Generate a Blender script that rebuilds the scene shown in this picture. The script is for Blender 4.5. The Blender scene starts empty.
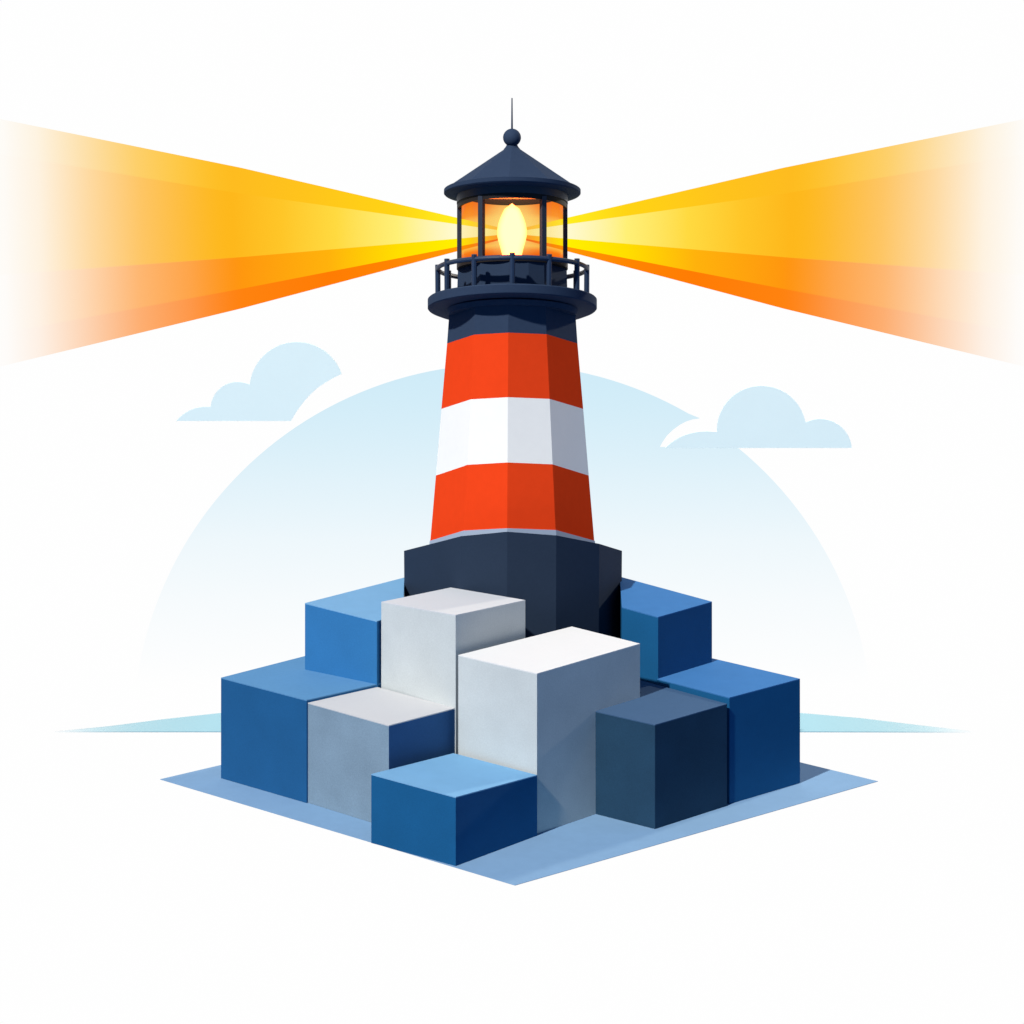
import bpy, bmesh, math, random
from math import sin, cos, radians, pi, atan, tan, sqrt
from mathutils import Vector
random.seed(4)
S = bpy.context.scene
COL = S.collection

# ------------------------------------------------------------------ camera
FPX, PITCH, DIST = 3000.0, radians(12.5), 29.3
HGT = DIST * tan(PITCH + atan((762.0 - 512) / FPX))
CAM = Vector((0, -DIST, HGT))
cd = bpy.data.cameras.new('camera'); cam = bpy.data.objects.new('camera', cd); COL.objects.link(cam)
cam.location = CAM; cam.rotation_euler = (pi / 2 - PITCH, 0, 0)
cd.sensor_width = 36; cd.lens = FPX / 1024 * 36; cd.clip_end = 500
S.camera = cam

# ------------------------------------------------------------------ world: bright studio backdrop behind, soft blue fill in front
W = bpy.data.worlds.new('World'); S.world = W; W.use_nodes = True
nt = W.node_tree; nt.nodes.clear()
out = nt.nodes.new('ShaderNodeOutputWorld'); bg = nt.nodes.new('ShaderNodeBackground')
tc = nt.nodes.new('ShaderNodeTexCoord'); sp = nt.nodes.new('ShaderNodeSeparateXYZ')
mr = nt.nodes.new('ShaderNodeMapRange'); mr.interpolation_type = 'SMOOTHSTEP'
mr.inputs['From Min'].default_value = 0.60; mr.inputs['From Max'].default_value = 0.70
mx = nt.nodes.new('ShaderNodeMix'); mx.data_type = 'RGBA'
FILL = (0.055, 0.150, 0.345, 1)
mx.inputs['A'].default_value = FILL; mx.inputs['B'].default_value = (0.995, 0.995, 0.995, 1)
nt.links.new(tc.outputs['Generated'], sp.inputs[0]); nt.links.new(sp.outputs['Y'], mr.inputs['Value'])
nt.links.new(mr.outputs['Result'], mx.inputs['Factor']); nt.links.new(mx.outputs['Result'], bg.inputs['Color'])
nt.links.new(bg.outputs[0], out.inputs[0])

# ------------------------------------------------------------------ lamps
def lamp(name, az, el, dist, k, size, col):
    """area lamp; az from the front (camera side), positive to the right; k = brightness of a white card facing it"""
    a, e = radians(az), radians(el)
    d = Vector((sin(a) * cos(e), -cos(a) * cos(e), sin(e)))
    l = bpy.data.lights.new(name, 'AREA'); l.shape = 'DISK'; l.size = size; l.color = col
    l.energy = k * pi * pi * dist * dist
    o = bpy.data.objects.new(name, l); COL.objects.link(o)
    o.location = Vector((0, 0, 1.5)) + d * dist
    o.rotation_euler = (-d).to_track_quat('-Z', 'Y').to_euler()
lamp('key_lamp', -38.5, 46, 300, 1.38, 9.0, (1.0, 0.985, 0.955))
lamp('rim_lamp', 131, 20, 32, 0.60, 1.2, (1.0, 0.88, 0.72))


S.view_settings.view_transform = 'Standard'; S.view_settings.look = 'None'
S.view_settings.exposure = 0; S.view_settings.gamma = 1
S.cycles.use_denoising = True
S.cycles.max_bounces = 8; S.cycles.transparent_max_bounces = 24

# ------------------------------------------------------------------ measuring helpers
FW = Vector((0, cos(PITCH), -sin(PITCH))); UP = Vector((0, sin(PITCH), cos(PITCH))); RT = Vector((1, 0, 0))
def ray(x, y): return FW * FPX + RT * (x - 512) - UP * (y - 512)
def on_z(x, y, z=0.0):
    r = ray(x, y); return CAM + r * ((z - CAM.z) / r.z)
def on_y(x, y, Y):
    r = ray(x, y); return CAM + r * ((Y - CAM.y) / r.y)
def z_at(P, y):
    r = ray(512, y); return CAM.z + r.z / r.y * (P[1] - CAM.y)

def pix(P):
    v = Vector(P) - CAM; w = v.dot(FW); return 512 + FPX * v.dot(RT) / w, 512 - FPX * v.dot(UP) / w

def lin(c):
    f = lambda v: v / 12.92 if v <= 0.04045 else ((v + 0.055) / 1.055) ** 2.4
    return tuple(f(v / 255.0) for v in c) + (1.0,)

# ------------------------------------------------------------------ materials
def paint(name, col, rough=0.55, grain=0.08, scale=60, bump=0.03, spec=0.4, col2=None):
    m = bpy.data.materials.new(name); m.use_nodes = True
    n = m.node_tree.nodes; L = m.node_tree.links; b = n['Principled BSDF']
    t = n.new('ShaderNodeTexCoord'); z = n.new('ShaderNodeTexNoise')
    z.inputs['Scale'].default_value = scale; z.inputs['Detail'].default_value = 3
    z2 = n.new('ShaderNodeTexNoise'); z2.inputs['Scale'].default_value = 2.2; z2.inputs['Detail'].default_value = 2
    L.new(t.outputs['Object'], z.inputs['Vector']); L.new(t.outputs['Object'], z2.inputs['Vector'])
    ad = n.new('ShaderNodeMath'); ad.operation = 'MULTIPLY_ADD'
    ad.inputs[1].default_value = 0.5
    L.new(z2.outputs['Fac'], ad.inputs[0])
    hf = n.new('ShaderNodeMath'); hf.operation = 'MULTIPLY'; hf.inputs[1].default_value = 0.5
    L.new(z.outputs['Fac'], hf.inputs[0]); L.new(hf.outputs[0], ad.inputs[2])
    r = n.new('ShaderNodeValToRGB')
    c2 = col2 or tuple(min(1, v * (1 + grain)) for v in col[:3]) + (1,)
    c1 = tuple(v * (1 - grain) for v in col[:3]) + (1,)
    r.color_ramp.elements[0].position = 0.3; r.color_ramp.elements[0].color = c1
    r.color_ramp.elements[1].position = 0.7; r.color_ramp.elements[1].color = c2
    L.new(ad.outputs[0], r.inputs[0]); L.new(r.outputs[0], b.inputs['Base Color'])
    b.inputs['Roughness'].default_value = rough
    b.inputs['Specular IOR Level'].default_value = spec
    if bump:
        bp = n.new('ShaderNodeBump'); bp.inputs['Strength'].default_value = bump; bp.inputs['Distance'].default_value = 0.01
        L.new(z.outputs['Fac'], bp.inputs['Height']); L.new(bp.outputs[0], b.inputs['Normal'])
    return m
def fade(name, axis_x, cols, alphas, strength=1.0, lit=False):
    """light / thin-air material: colour and opacity vary along one object axis (positions in metres)"""
    m = bpy.data.materials.new(name); m.use_nodes = True
    n = m.node_tree.nodes; L = m.node_tree.links; n.clear()
    o = n.new('ShaderNodeOutputMaterial'); t = n.new('ShaderNodeTexCoord'); s = n.new('ShaderNodeSeparateXYZ')
    L.new(t.outputs['Object'], s.inputs[0])
    v = s.outputs['X' if axis_x else 'Z']
    if axis_x:
        ab = n.new('ShaderNodeMath'); ab.operation = 'ABSOLUTE'; L.new(v, ab.inputs[0]); v = ab.outputs[0]
    lo = min(p for p, _ in cols + alphas); hi = max(p for p, _ in cols + alphas)
    g = n.new('ShaderNodeMapRange'); g.inputs['From Min'].default_value = lo; g.inputs['From Max'].default_value = hi
    L.new(v, g.inputs['Value'])
    def ramp(pts, conv):
        r = n.new('ShaderNodeValToRGB'); e = r.color_ramp.elements
        pts = sorted(pts, key=lambda q: q[0])
        while len(e) < len(pts): e.new(0.5)
        for k, (p, c) in enumerate(pts):
            e[k].position = (p - lo) / (hi - lo)
        for k, (p, c) in enumerate(pts): e[k].color = conv(c)
        L.new(g.outputs[0], r.inputs[0]); return r
    rc = ramp(cols, lin); ra = ramp(alphas, lambda a: (a, a, a, 1))
    if lit:
        em = n.new('ShaderNodeBsdfDiffuse'); L.new(rc.outputs[0], em.inputs['Color'])
    else:
        em = n.new('ShaderNodeEmission'); em.inputs['Strength'].default_value = strength; L.new(rc.outputs[0], em.inputs['Color'])
    tr = n.new('ShaderNodeBsdfTransparent'); mi = n.new('ShaderNodeMixShader')
    L.new(ra.outputs[0], mi.inputs[0]); L.new(tr.outputs[0], mi.inputs[1]); L.new(em.outputs[0], mi.inputs[2])
    L.new(mi.outputs[0], o.inputs[0]); return m

# ------------------------------------------------------------------ object helpers
def link(name, verts, faces, mat, parent=None, smooth=False):
    me = bpy.data.meshes.new(name)
    org = Vector(parent.location) if parent and parent.type == 'EMPTY' else Vector((0, 0, 0))
    if parent and parent.type == 'MESH' and parent.parent: org = Vector(parent.parent.location)
    me.from_pydata([tuple(Vector(v) - org) for v in verts], [], faces)
    bm = bmesh.new(); bm.from_mesh(me); bmesh.ops.recalc_face_normals(bm, faces=bm.faces); bm.to_mesh(me); bm.free()
    me.materials.append(mat)
    if smooth:
        for p in me.polygons: p.use_smooth = True
        try: me.set_sharp_from_angle(angle=radians(30))
        except Exception: pass
    o = bpy.data.objects.new(name, me); COL.objects.link(o)
    if parent: o.parent = parent
    return o
def empty(name, loc=(0, 0, 0)):
    o = bpy.data.objects.new(name, None); COL.objects.link(o); o.location = loc; return o
def tag(o, label, cat, group=None, kind=None):
    o['label'] = label
    if cat: o['category'] = cat
    if group: o['group'] = group
    if kind: o['kind'] = kind
    return o
def solid(V, F, poly_lo, poly_hi):
    b = len(V); n = len(poly_lo); V += list(poly_lo) + list(poly_hi)
    F.append([b + i for i in range(n)]); F.append([b + n + i for i in range(n)])
    for i in range(n):
        j = (i + 1) % n; F.append([b + i, b + j, b + n + j, b + n + i])

# ------------------------------------------------------------------ setting: ground sheet, water, sky
pl = [on_z(160, 779), on_z(515, 885), on_z(878, 781)]; pl.append(pl[0] + pl[2] - pl[1])
V, F = [], []
solid(V, F, [p - Vector((0, 0, 0.006)) for p in pl], [p - Vector((0, 0, 0.002)) for p in pl])
tag(link('ground', V, F, paint('ground_paint', (0.200, 0.335, 0.490), 0.8, 0.04, 8, 0, 0.05)),
    'flat pale blue square base sheet under all the blocks', None, None, 'structure')

V, F = [], []
top = [on_z(x, y, -0.03) for x, y in ((55, 731.4), (110, 726), (165, 719), (220, 713), (300, 707), (400, 703), (512, 701), (620, 703), (720, 707), (801, 713), (860, 718), (918, 725), (978, 731.8))]
bot = [on_z(x, 731.4, -0.03) for x in (978, 800, 512, 220, 55)][1:-1]
poly = top + bot
solid(V, F, [p - Vector((0, 0, 0.01)) for p in poly], poly)
wm = fade('water_paint', True, [(0, (150, 190, 197)), (3.0, (159, 197, 203)), (4.9, (180, 214, 216))],
          [(0, 1), (3.2, 0.97), (3.9, 0.80), (4.4, 0.5), (4.75, 0.12), (4.9, 0.0)], lit=True)
tag(link('water', V, F, wm), 'thin pale teal strip of water stretching left and right behind the blocks', None, None, 'structure')

SKY_Y = 11.0
def sky_z(y): return on_y(503, y, SKY_Y).z
arc = []
for i in range(0, 181, 2):                                  # right foot over the top to the left foot
    a = radians(5 + i * 170 / 180); arc.append((503 + 369.5 * cos(a), 731 - 366.5 * sin(a)))
arc = [p for p in arc if not (698 < p[0] < 735)]
k = next(i for i, p in enumerate(arc) if p[0] < 700)
notch = [(734, 448), (659.5, 447.5), (662.5, 442), (667, 435.5), (673, 429.8), (679.5, 425), (686, 421.5), (693, 419.3), (699.5, 418.5)]
arc[k:k] = notch
V, F = [], []
solid(V, F, [on_y(x, y, SKY_Y) + Vector((0, .04, 0)) for x, y in arc], [on_y(x, y, SKY_Y) for x, y in arc])
def half(a): return 1 - sqrt(max(0, 1 - a))
sm = fade('sky_air', False, [(sky_z(700), (206, 235, 248)), (sky_z(360), (206, 235, 248))],
          [(sky_z(685), 0.0), (sky_z(640), half(.09)), (sky_z(600), half(.18)), (sky_z(540), half(.36)), (sky_z(480), half(.62)), (sky_z(430), half(.82)), (sky_z(362), half(.98))])
tag(link('sky', V, F, sm), 'large pale blue half disc of sky fading to white towards the ground', None, None, 'structure')

# clouds
def arcpts(cx, cy, r, a0, a1, n=22):
    return [(cx + r * cos(radians(a0 + (a1 - a0) * i / n)), cy - r * sin(radians(a0 + (a1 - a0) * i / n))) for i in range(n + 1)]
cm = paint('cloud_paint', (0.815, 0.950, 0.905), 0.9, 0.01, 3, 0, 0.0)
def cloud(pts, Y, label):
    V, F = [], []
    solid(V, F, [on_y(x, y, Y) for x, y in pts], [on_y(x, y, Y) + Vector((0, .03, 0)) for x, y in pts])
    tag(link('cloud', V, F, cm), label, 'cloud')
cloud([(176, 421), (180, 417), (184.5, 413.5), (190, 410.3), (196, 408), (203, 406.9), (210.7, 406.9)]
      + arcpts(237.5, 409, 27, 175, 63)[1:-1] + arcpts(296.8, 389.5, 47.4, 174, 19)
      + [(334, 377.6), (325, 382.8), (317, 388.3), (309.5, 395.3), (303, 402.8), (297, 411), (291, 421)], 10.0,
      'left cloud, three puffs rising to a large one with its right side cut away')
cloud([(665.6, 448), (669, 444.5), (674, 441), (679.6, 437.6), (686, 434.7), (693, 432.8), (700, 431.6), (708, 431.3), (717, 432)]
      + arcpts(761.6, 430.5, 44.7, 178, 12) + arcpts(820.3, 450.5, 31.6, 117, 5) + [(852, 448)], 10.0,
      'right cloud, tall puff in the middle, overlapping the edge of the blue sky disc')

# ------------------------------------------------------------------ blocks
GROUP = 'square blocks piled round the lighthouse'
def block(label, foot, tops, body, cap, side=None):
    """foot: plan corners; tops: heights"""
    cx = sum(p[0] for p in foot) / len(foot); cy = sum(p[1] for p in foot) / len(foot)
    r = empty('block', (cx, cy, 0))
    tag(r, label, 'block', GROUP)
    lo = []
    for p, t in zip(foot, tops):                            # sides flare very slightly towards the foot
        x = pix((p[0], p[1], t))[0]; lo.append(on_z(x, pix((p[0], p[1], 0))[1], 0))
    V, F = [], []
    solid(V, F, lo, [Vector((p[0], p[1], t - .010)) for p, t in zip(foot, tops)])
    b = link('body', V, F, body, r)
    V, F = [], []
    solid(V, F, [Vector((p[0], p[1], t - .010)) for p, t in zip(foot, tops)], [Vector((p[0], p[1], t)) for p, t in zip(foot, tops)])
    c = link('cap', V, F, cap, r)  # top slab in a tone lighter than the body
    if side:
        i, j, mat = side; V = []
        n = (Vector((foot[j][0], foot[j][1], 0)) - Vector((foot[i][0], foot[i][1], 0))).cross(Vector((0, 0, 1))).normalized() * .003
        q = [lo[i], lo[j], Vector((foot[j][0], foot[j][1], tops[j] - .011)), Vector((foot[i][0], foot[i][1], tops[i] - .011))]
        F = []; solid(V, F, q, [v + n for v in q]); link('side_panel', V, F, mat, r)['label'] = 'dark navy side'  # thin panel, darker than the slate body
    return r
def quad_px(pts, z): return [tuple(on_z(x, y, z)[:2]) for x, y in pts]

grain = dict(rough=0.75, grain=0.10, scale=75, bump=0.10, spec=0.15)
M = {
 'white_cap': paint('white_cap_tone', (0.71, 0.70, 0.67), 0.8, 0.015, 30, 0, 0.05),
 'grey_cap': paint('light_grey_cap_tone', (0.565, 0.555, 0.54), 0.8, 0.015, 30, 0, 0.05),
 'pale_cap': paint('pale_cap_tone', (0.60, 0.605, 0.60), 0.8, 0.015, 30, 0, 0.05),
 'navy_side': paint('navy_side_tone', (0.036, 0.105, 0.24), 0.8, 0.08, 60, 0, 0.05),
 'white_body': paint('white_stone', (0.535, 0.560, 0.540), **grain),
 'slate_body': paint('slate_blue_stone', (0.20, 0.28, 0.345), **{**grain, 'grain': .16}),
 'blue_body': paint('blue_stone', (0.012, 0.092, 0.225), **grain),
 'mid_body': paint('mid_blue_stone', (0.030, 0.165, 0.37), **grain),
 'deep_body': paint('deep_blue_stone', (0.007, 0.092, 0.222), **grain),
 'blue_cap': paint('blue_cap_tone', (0.10, 0.255, 0.44), 0.8, 0.04, 20, 0, 0.05),
 'light_cap': paint('light_blue_cap_tone', (0.185, 0.385, 0.58), 0.8, 0.04, 6, 0, 0.05),
 'royal_cap': paint('royal_blue_cap_tone', (0.045, 0.165, 0.38), 0.8, 0.05, 6, 0, 0.05),
 'dark_body': paint('dark_teal_stone', (0.015, 0.049, 0.090), **{**grain, 'grain': .16}),
 'dark_cap': paint('slate_cap_tone', (0.052, 0.105, 0.19), 0.8, 0.04, 20, 0, 0.05),
}
def flat(foot, px):            # plane through three corners read off the photograph
    P = [Vector((f[0], f[1], z_at(f, y))) for f, y in zip(foot, px) if y]
    n = (P[1] - P[0]).cross(P[2] - P[0])
    return [P[0].z - (n.x * (f[0] - P[0].x) + n.y * (f[1] - P[0].y)) / n.z for f in foot]

hA = z_at(on_z(306, 803), 700)
A = quad_px([(221, 677.6), (306.6, 700), (382, 683), (306.5, 655.6)], hA)
block('big mid blue block at the far left corner of the base', A, [hA] * 4, M['blue_body'], M['blue_cap'])
hC = z_at(on_z(378, 684, hA), 621)
C0 = on_z(306, 669.5, hA); C1 = on_z(377.5, 684.3, hA)
Cf = [C0[:2], C1[:2], on_z(403.0, 613.5, hC)[:2], on_z(404.3, 577.2, hC)[:2]]
block('bright blue block at the upper left, left of the tall light grey block', Cf, flat(Cf, (603, 621, None, 577.5)), M['mid_body'], M['light_cap'])
hW = z_at(on_z(307, 803), 703)
Wf = quad_px([(308, 702.7), (388.8, 725.3), (455.3, 708), (379, 687)], hW)
Wf[3] = (Wf[0][0] + Wf[2][0] - Wf[1][0], Wf[0][1] + Wf[2][1] - Wf[1][1])
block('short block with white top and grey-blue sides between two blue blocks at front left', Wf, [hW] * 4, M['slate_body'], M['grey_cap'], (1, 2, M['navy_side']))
D0 = on_z(382, 687.5, hW) + Vector((.0, .02, 0)); D1 = on_z(456, 709, hW) + Vector((0.0, .02, 0)); D2 = Vector((.13, -.86, 0))
Df = [D0[:2], D1[:2], D2[:2], (D0 + D2 - D1)[:2]]
block('tall light grey block behind the short white-topped one, touching the dark lighthouse base', Df, flat(Df, (601.8, 615, 600, None)), M['white_body'], M['pale_cap'])
E1 = on_z(537, 834); hE = z_at(E1, 673.5)
Ef = quad_px([(458.3, 655), (537, 673.5), (640, 643.6), (572, 626.5)], hE)
block('largest and brightest white block, standing in the middle at the front', Ef, [hE] * 4, M['white_body'], M['white_cap'])
G = [on_z(372, 843), on_z(456, 866), on_z(537, 835)]; G[2] += Vector((0.0, -.015, 0))
Gf = [G[0][:2], G[1][:2], G[2][:2], (G[0] + G[2] - G[1])[:2]]
block('lowest block, pale blue on top, at the very front edge of the base', Gf, flat(Gf, (774, 797, 775, None)), M['deep_body'], M['light_cap'])
hH = z_at(on_z(655, 829), 724.7)
Hf = quad_px([(595.3, 711), (655, 724.7), (727, 703.8), (622, 675.2), (622, 686.6), (641.5, 692.6)], hH)
block('dark slate block at front right beside the largest white block', Hf, [hH] * 6, M['dark_body'], M['dark_cap'])
hI = z_at(on_z(728, 804), 697.5)
If = quad_px([(729.5, 697.5), (800, 678.7), (712.5, 658.3), (657.2, 678.7)], hI)
block('big deep blue block at the far right corner of the base', If, [hI] * 4, M['deep_body'], M['royal_cap'])
J1 = on_z(657.5, 679, hI) + Vector((0, .01, 0)); hJ = z_at(J1, 617)
J2 = on_z(712, 601.6, hJ)
J0 = on_z(621.8, 607, hJ)
Jf = [J0[:2], J1[:2], J2[:2], (1.12, .97)]
block('deep blue block at the upper right, standing against the lighthouse base', Jf, [hJ] * 4, M['deep_body'], M['royal_cap'])

# ------------------------------------------------------------------ lighthouse
TY = 0.78                                                    # depth of the tower axis
LH = empty('lighthouse', (0, TY, 0))
tag(LH, 'red and white banded lighthouse with dark lantern room and dark base', 'lighthouse')
T = {
 'navy': paint('navy_paint', (0.031, 0.049, 0.086), 0.7, 0.05, 30, 0.0, 0.02),
 'base': paint('base_stone', (0.024, 0.038, 0.064), 0.8, 0.06, 40, 0.0, 0.03),
 'red': paint('red_paint', (0.84, 0.056, 0.010), 0.8, 0.03, 12, 0, 0.0),
 'white': paint('white_paint', (0.90, 0.865, 0.785), 0.8, 0.015, 12, 0, 0.0),
 'trim':   paint('pale_trim', (0.36, 0.43, 0.53), 0.5, 0.02, 12, 0, 0.3),
 'bar': paint('bar_metal', (0.035, 0.042, 0.058), 0.5, 0.05, 30, 0, 0.25),
 'sill': paint('sill_metal', (0.022, 0.017, 0.015), 0.6, 0.05, 30, 0, 0.15),
 'rail': paint('rail_metal', (0.022, 0.040, 0.080), 0.5, 0.05, 30, 0, 0.2),
 'brass': paint('brass_ceiling', (0.92, 0.60, 0.25), 0.7, 0.02, 30, 0, 0.1),
}
class Ring:
    """a ring of the tower, measured at its side (ys), its front (yc) and its half width"""
    def __init__(s, ys, yc, hw, cx=512.3):
        c = on_y(cx, ys, TY); s.x0 = c.x; s.z0 = c.z; s.R = on_y(cx + hw, ys, TY).x - c.x
        s.k = 0.0 if yc is None else (z_at((s.x0, TY - s.R), yc) - s.z0) / s.R
    def at(s, th, r=None, dz=0):
        if getattr(s, 'spot', None) and th in s.spot:
            p = Vector((s.x0 + s.R * sin(radians(th)), TY - s.R * cos(radians(th)), 0)); p.z = z_at(p, s.spot[th]); return p
        R = s.R if r is None else r
        a = radians(th)
        return Vector((s.x0 + R * sin(a), TY - R * cos(a), s.z0 + s.k * R * cos(a) + dz))
def flat_ring(z, R, x0):
    r = Ring(600, None, 10); r.z0 = z; r.R = R; r.x0 = x0; return r
def loft(name, rings, angs, mat, parent, smooth=False, close=True):
    V, F = [], []; n = len(angs)
    for r in rings: V += [r.at(a) for a in angs]
    for i in range(len(rings) - 1):
        for j in range(n):
            q = (j + 1) % n; F.append([i * n + j, i * n + q, (i + 1) * n + q, (i + 1) * n + j])
    if close: F.append(list(range(n))); F.append([(len(rings) - 1) * n + j for j in range(n)])
    return link(name, V, F, mat, parent, smooth)
TA = [-90, -35, -3.5, 31, 90, 125, 158, 203, 236]
PA = [-90, -27.4, -3, 22.5, 50.6, 90, 125, 158, 203, 236]
RA = [i * 5 for i in range(72)]

pt = Ring(550.8, 531.7, 109, 513)
pt.spot = {-90: 550.8, -27.4: 536.2, -3: 531.7, 22.5: 535.4, 50.6: 543.8, 90: 550.8}
pb = flat_ring(0.0, pt.R, pt.x0)
pm = flat_ring(pt.z0 * .55, pt.R, pt.x0)
loft('base', [pb, pm, pt], PA, T['base'], LH)
loft('base_trim', [Ring(551, 539, 83.6), Ring(540.8, 528.2, 82.6)], TA, T['trim'], LH)
r2b = Ring(541.2, 528.5, 82.0); r2t = Ring(475.5, 462.4, 76.4); r1b = Ring(408.9, 397.2, 70.9); r1t = Ring(343.5, 332.6, 65.2)
loft('red_band', [r2b, r2t], TA, T['red'], LH)['label'] = 'lower red band'
loft('white_band', [r2t, r1b], TA, T['white'], LH)
loft('red_band', [r1b, r1t], TA, T['red'], LH)['label'] = 'upper red band'
loft('neck', [r1t, Ring(309, 298, 62.8)], TA, T['navy'], LH)
# gallery deck
deck = loft('gallery_deck', [Ring(310.6, 294.2, 80), Ring(309.6, 293.5, 83.6), Ring(308.6, 292.4, 84.6), Ring(300.0, 284.6, 84.6), Ring(299.0, 283.6, 83.6), Ring(298.6, 283.4, 70)], RA, T['navy'], LH, True)
loft('collar', [Ring(316, 304.6, 63.8), Ring(310.4, 299.2, 65.8)], RA, T['navy'], LH, True)
# railing
railing = empty('railing', (0, TY, 0)); railing.parent = LH; railing.location = (0, 0, 0)
def tube(name, pts, rad, mat, parent, closed=False, seg=8):
    V, F = [], []; n = len(pts)
    for i, p in enumerate(pts):
        a = pts[(i - 1) % n] if closed or i > 0 else p
        b = pts[(i + 1) % n] if closed or i < n - 1 else p
        d = (b - a).normalized(); u = d.cross(Vector((0, 0, 1)))
        if u.length < 1e-3: u = Vector((1, 0, 0))
        u.normalize(); v = u.cross(d).normalized()
        for s in range(seg):
            t = 2 * pi * s / seg; V.append(p + (u * cos(t) + v * sin(t)) * rad)
    for i in range(n if closed else n - 1):
        j = (i + 1) % n
        for s in range(seg):
            q = (s + 1) % seg; F.append([i * seg + s, i * seg + q, j * seg + q, j * seg + s])
    if not closed: F.append(list(range(seg))); F.append([(n - 1) * seg + s for s in range(seg)])
    return link(name, V, F, mat, parent, True)
def rail_child(o): o.parent = railing; return o
rt = Ring(269.2, 257.2, 74.5); rb = Ring(297.5, 284.5, 74.5)
rail_child(tube('hand_rail', [rt.at(a) for a in RA], .024, T['rail'], LH, True))
for a in (-90, -60, -30, 0, 29, 59, 90, 120, 150, 180, 210, 240):
    b_, t_ = rb.at(a), rt.at(a)
    n_ = Vector((t_.x, t_.y, t_.z + .045))
    rail_child(tube('post', [Vector((t_.x, t_.y, b_.z - .03)), n_], .027, T['rail'], LH))
# parapet, sill
par = [-90, -35, -3, 17, 35, 90, 145, 180, 215]
loft('parapet', [Ring(298.4, 288.6, 55.3), Ring(268.6, 260.2, 54.4)], par, T['navy'], LH)
loft('sill', [Ring(269.2, 260.8, 55.6), Ring(263.4, 254.9, 55.6), Ring(263.2, 254.7, 50)], RA, T['sill'], LH, True)
# glazing bars and panes
gt = Ring(205, 193.5, 53.6); gb = Ring(264, 255.4, 53.6)
def bar(a, w, mat):
    V, F = [], []
    def sect(r):
        c = r.at(a); t = Vector((cos(radians(a)), sin(radians(a)), 0)); n = Vector((sin(radians(a)), -cos(radians(a)), 0))
        return [c + t * w - n * .03, c + t * w + n * .016, c - t * w + n * .016, c - t * w - n * .03]
    solid(V, F, sect(gb), sect(gt)); return link('glazing_bar', V, F, mat, LH)
for a in (-90, -35, 35, 90, 145, 215): bar(a, .027, T['bar'])
gm = bpy.data.materials.new('amber_glass'); gm.use_nodes = True
n = gm.node_tree.nodes; L = gm.node_tree.links; n.clear()
o_ = n.new('ShaderNodeOutputMaterial'); tr = n.new('ShaderNodeBsdfTransparent'); tr.inputs[0].default_value = (1, .93, .80, 1)
gl = n.new('ShaderNodeBsdfGlossy'); gl.inputs['Roughness'].default_value = .08; mi = n.new('ShaderNodeMixShader'); mi.inputs[0].default_value = .03
L.new(tr.outputs[0], mi.inputs[1]); L.new(gl.outputs[0], mi.inputs[2]); L.new(mi.outputs[0], o_.inputs[0])
for a0, a1 in ((-90, -35), (-35, 35), (35, 90)):
    V, F = [], []; m_ = 8
    for i in range(m_ + 1):
        a = a0 + (a1 - a0) * i / m_
        V += [gb.at(a, gb.R - .01), gt.at(a, gt.R - .01)]
    for i in range(m_): F.append([2 * i, 2 * i + 1, 2 * i + 3, 2 * i + 2])
    link('glass_pane', V, F, gm, LH, True)
# drum added behind the lamp: amber lantern glow put into its banded emission
lm = bpy.data.materials.new('lantern_glow'); lm.use_nodes = True
n = lm.node_tree.nodes; L = lm.node_tree.links; n.clear()
o_ = n.new('ShaderNodeOutputMaterial'); em = n.new('ShaderNodeEmission'); t = n.new('ShaderNodeTexCoord'); s = n.new('ShaderNodeSeparateXYZ')
L.new(t.outputs['Object'], s.inputs[0])
z_hi, z_lo = on_y(512, 200, TY).z, on_y(512, 262, TY).z
g = n.new('ShaderNodeMapRange'); g.inputs['From Min'].default_value = z_lo; g.inputs['From Max'].default_value = z_hi
L.new(s.outputs['Z'], g.inputs['Value'])
r = n.new('ShaderNodeValToRGB'); e = r.color_ramp.elements
cols = [(0.0, (235, 95, 15)), (.10, (250, 130, 30)), (.17, (255, 190, 75)), (.24, (250, 150, 50)), (.40, (252, 160, 60)), (.50, (255, 205, 100)), (.62, (255, 190, 85)), (.70, (250, 150, 50)), (.86, (246, 128, 36)), (1.0, (243, 108, 22))]
while len(e) < len(cols): e.new(.5)
for i, (p, c) in enumerate(cols): e[i].position = p
for i, (p, c) in enumerate(cols): e[i].color = lin(c)
L.new(g.outputs[0], r.inputs[0]); L.new(em.outputs[0], o_.inputs[0])
cc = n.new('ShaderNodeCombineXYZ'); L.new(s.outputs['X'], cc.inputs[0]); L.new(s.outputs['Z'], cc.inputs[2])   # lamp halo put into the drum's emission colour
vd = n.new('ShaderNodeVectorMath'); vd.operation = 'DISTANCE'; vd.inputs[1].default_value = (0, 0, on_y(512, 232, TY).z)
L.new(cc.outputs[0], vd.inputs[0])
g2 = n.new('ShaderNodeMapRange'); g2.interpolation_type = 'SMOOTHSTEP'
for nm, vv in (('From Min', .10), ('From Max', .40), ('To Min', .85), ('To Max', 0)): g2.inputs[nm].default_value = vv
L.new(vd.outputs['Value'], g2.inputs['Value'])
mxl = n.new('ShaderNodeMix'); mxl.data_type = 'RGBA'; mxl.inputs['B'].default_value = lin((255, 226, 130))
L.new(g2.outputs[0], mxl.inputs['Factor']); L.new(r.outputs[0], mxl.inputs['A']); L.new(mxl.outputs['Result'], em.inputs[0])
V, F = [], []
lt, lb = Ring(198.9, 197.6, 51), Ring(272, 262, 51)
aa = list(range(90, 271, 6))
for a in aa: V += [lb.at(a), lt.at(a), lt.at(a, lt.R - .02), lb.at(a, lb.R - .02)]
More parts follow.
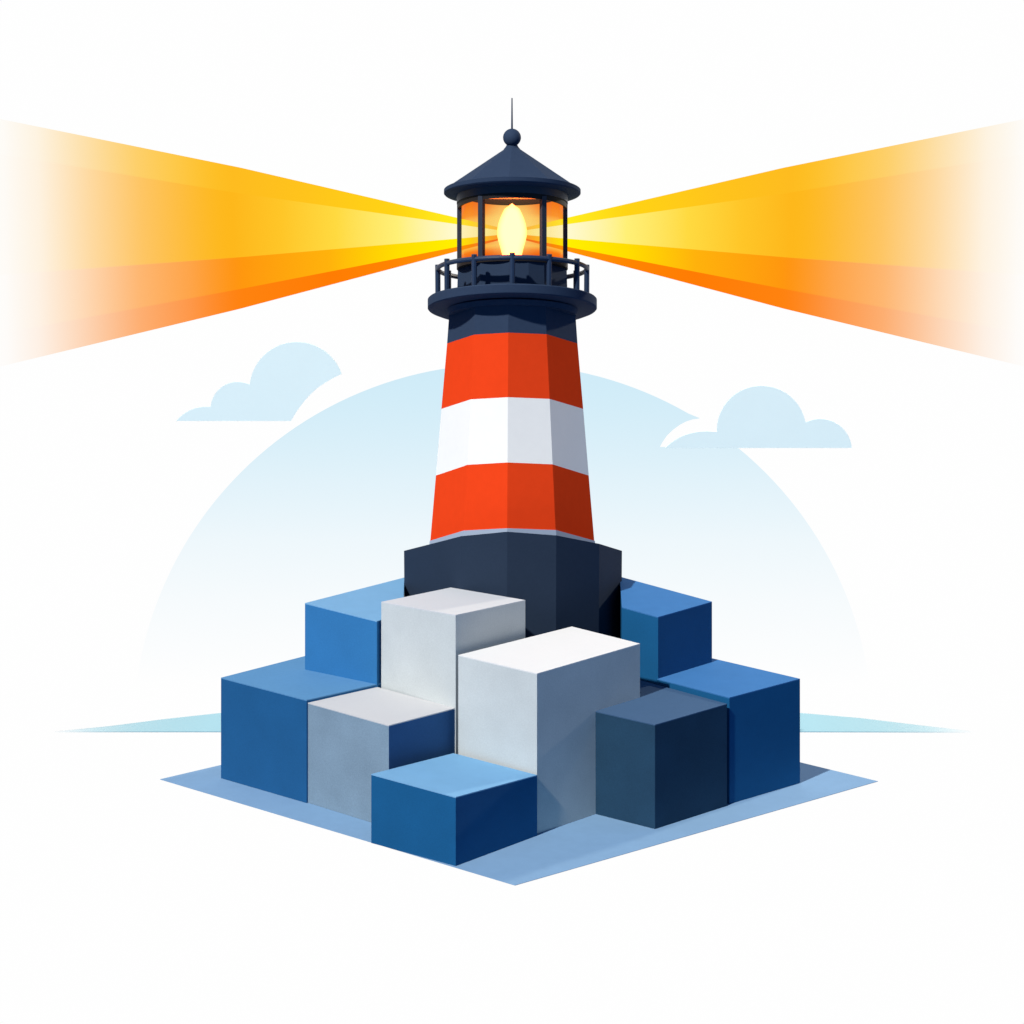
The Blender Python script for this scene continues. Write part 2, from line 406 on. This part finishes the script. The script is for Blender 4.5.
for i in range(len(aa) - 1):
    for k_ in range(4):
        q = (k_ + 1) % 4; F.append([4 * i + k_, 4 * i + q, 4 * i + 4 + q, 4 * i + 4 + k_])
F += [[0, 1, 2, 3], [4 * (len(aa) - 1) + k_ for k_ in range(4)]]
link('lens', V, F, lm, LH, True)  # added drum that carries the lantern's amber glow
# lamp
prof = [(203.6, .4), (205.0, 2.0), (206.6, 4.6), (208.6, 7.6), (213, 9.9), (218, 12.2), (224, 14.2), (230, 15.2), (236, 15.0), (242, 13.6), (248, 11.8), (254, 10.2), (260, 9.2)]
bm_ = bpy.data.materials.new('lamp_glow'); bm_.use_nodes = True
n = bm_.node_tree.nodes; L = bm_.node_tree.links; n.clear()
o_ = n.new('ShaderNodeOutputMaterial'); em = n.new('ShaderNodeEmission'); lw = n.new('ShaderNodeLayerWeight'); lw.inputs['Blend'].default_value = .35
cr = n.new('ShaderNodeValToRGB'); cr.color_ramp.elements[0].color = (1, .24, .065, 1); cr.color_ramp.elements[1].color = (1, .065, .018, 1)
cr.color_ramp.elements[0].position = .12; cr.color_ramp.elements[1].position = .75
em.inputs['Strength'].default_value = 12.0
L.new(lw.outputs['Facing'], cr.inputs[0]); L.new(cr.outputs[0], em.inputs[0]); L.new(em.outputs[0], o_.inputs[0])
rings = []
for y, w in prof:
    r_ = Ring(y, None, w, 512); r_.k = 0; rings.append(r_)
loft('lamp', rings, [i * 15 for i in range(24)], bm_, LH, True)
# top ring and roof
loft('lintel', [Ring(204.5, 193.2, 52.6), Ring(209.5, 197.6, 52.6), Ring(209.5, 197.6, 54.6), Ring(203.5, 192.2, 54.6)], RA, T['sill'], LH, True, False)
loft('ceiling', [Ring(198.6, 197.4, 52.4), Ring(197.6, 196.4, 52.4)], RA, T['brass'], LH, True)
loft('lantern_ring', [Ring(200, 188.5, 54.7), Ring(203.8, 192.4, 54.7), Ring(203.8, 192.4, 55.6), Ring(194.5, 182.0, 55.6)], RA, T['bar'], LH, True, False)
RO = [-90, -50, -3, 32, 90, 130, 170, 215]
roof = loft('roof', [Ring(190.6, 177.0, 67.6), Ring(149.6, 147.8, 8.2)], [-90, -64, -38, -3, 32, 62, 90, 118, 145, 170, 195, 220, 245], T['navy'], LH)
loft('eave', [Ring(196.2, 184.4, 60), Ring(194.6, 182.0, 67.4), Ring(193.6, 180.6, 68.4), Ring(190.4, 176.6, 68.4), Ring(189.8, 176.2, 67.4), Ring(189.6, 178.0, 50)], RA, T['navy'], LH, True).parent = roof
def lathe(name, pr, mat, cx=512):
    rs = []
    for y, w in pr:
        r_ = Ring(y, None, max(w, .05), cx); r_.k = 0; rs.append(r_)
    return loft(name, rs, [i * 15 for i in range(24)], mat, LH, True)
lathe('roof_collar', [(152, 9.5), (149, 8.2), (147.2, 6.6), (145, 5.4)], T['navy'])
lathe('ball_finial', [(137.6 + 9 * cos(radians(a)), 9 * sin(radians(a))) for a in range(4, 180, 8)], T['navy'])
lathe('lightning_rod', [(130, 1.0), (115, .8), (98, .6)], T['navy'])

# ------------------------------------------------------------------ light beams
def beam(sgn, label):
    root = empty('light_beam', (0, TY, 0)); tag(root, label, 'light beam', 'beams of light from the lantern')
    X = lambda d: d * .01 * (DIST + TY) / 29.3 * 1.0          # pixels from the axis to metres (close enough for the fade)
    DS = (55, 272, 525)
    def y_of(pts, d):
        k_ = 0 if d < DS[1] else 1
        return pts[k_] + (pts[k_ + 1] - pts[k_]) * (d - DS[k_]) / (DS[k_ + 1] - DS[k_])
    def ray_(up, dn, cols, alph, lab, cap_top=False, cap_low=False):
        V, F = [], []
        P = lambda d, y: on_y(512.2 + sgn * d, y, TY)
        ds = [13, 55, 110, 165, 220, 272, 335, 400, 465, 525]
        for d in ds:
            a, b = P(d, y_of(up, d)), P(d, y_of(dn, d)); w = Vector((0, .02 + .03 * d / 525, 0))
            V += [a - w, b - w, b + w, a + w]
        qs = [(0, 1), (2, 3)] + ([(3, 0)] if cap_top else []) + ([(1, 2)] if cap_low else [])
        for i in range(len(ds) - 1):
            for q in qs: F.append([4 * i + q[0], 4 * i + q[1], 4 * i + 4 + q[1], 4 * i + 4 + q[0]])
        m = fade('beam_light', True, [(X(d), c) for d, c in cols], [(X(d), half(a)) for d, a in alph])
        o = link('ray', V, F, m, root); o['label'] = lab
    top, b1, b2, b3, low = (218, 168, 117), (224, 193, 152), (238.3, 256.8, 276), (246.5, 288.6, 336), (251, 308.3, 369)
    A1 = [(0, 1), (272, 1), (322, .96), (366, .87), (414, .62), (462, .25), (495, .07), (522, 0)]
    A2 = [(0, 1), (272, 1), (322, .96), (362, .88), (412, .65), (462, .25), (495, .08), (522, 0)]
    A3 = [(0, 1), (262, 1), (316, .94), (366, .84), (422, .54), (466, .22), (498, .05), (522, 0)]
    ray_(top, b1, [(13, (255, 190, 70)), (55, (255, 238, 30)), (112, (255, 212, 20)), (200, (255, 196, 28)), (272, (254, 188, 32)), (332, (254, 198, 36)), (522, (252, 207, 40))], A1, 'yellow upper ray', cap_top=True)
    ray_(b1, b2, [(13, (255, 236, 130)), (55, (255, 250, 208)), (112, (255, 240, 118)), (172, (255, 218, 64)), (225, (255, 198, 40)), (272, (254, 184, 28)), (362, (254, 188, 22)), (522, (254, 206, 22))], A2, 'pale central ray')
    ray_(b2, b3, [(13, (255, 160, 40)), (55, (255, 240, 0)), (112, (255, 222, 0)), (180, (255, 178, 12)), (272, (255, 149, 15)), (382, (254, 167, 24)), (522, (254, 200, 34))], A3, 'yellow ray turning orange')
    ray_(b3, low, [(13, (245, 110, 20)), (55, (255, 150, 5)), (120, (255, 132, 2)), (180, (255, 124, 4)), (272, (255, 131, 16)), (382, (253, 156, 22)), (522, (253, 190, 34))], A3, 'orange lowest ray', cap_low=True)
beam(-1, 'left beam of yellow and orange light fanning out from the lantern')
beam(1, 'right beam of yellow and orange light fanning out from the lantern')
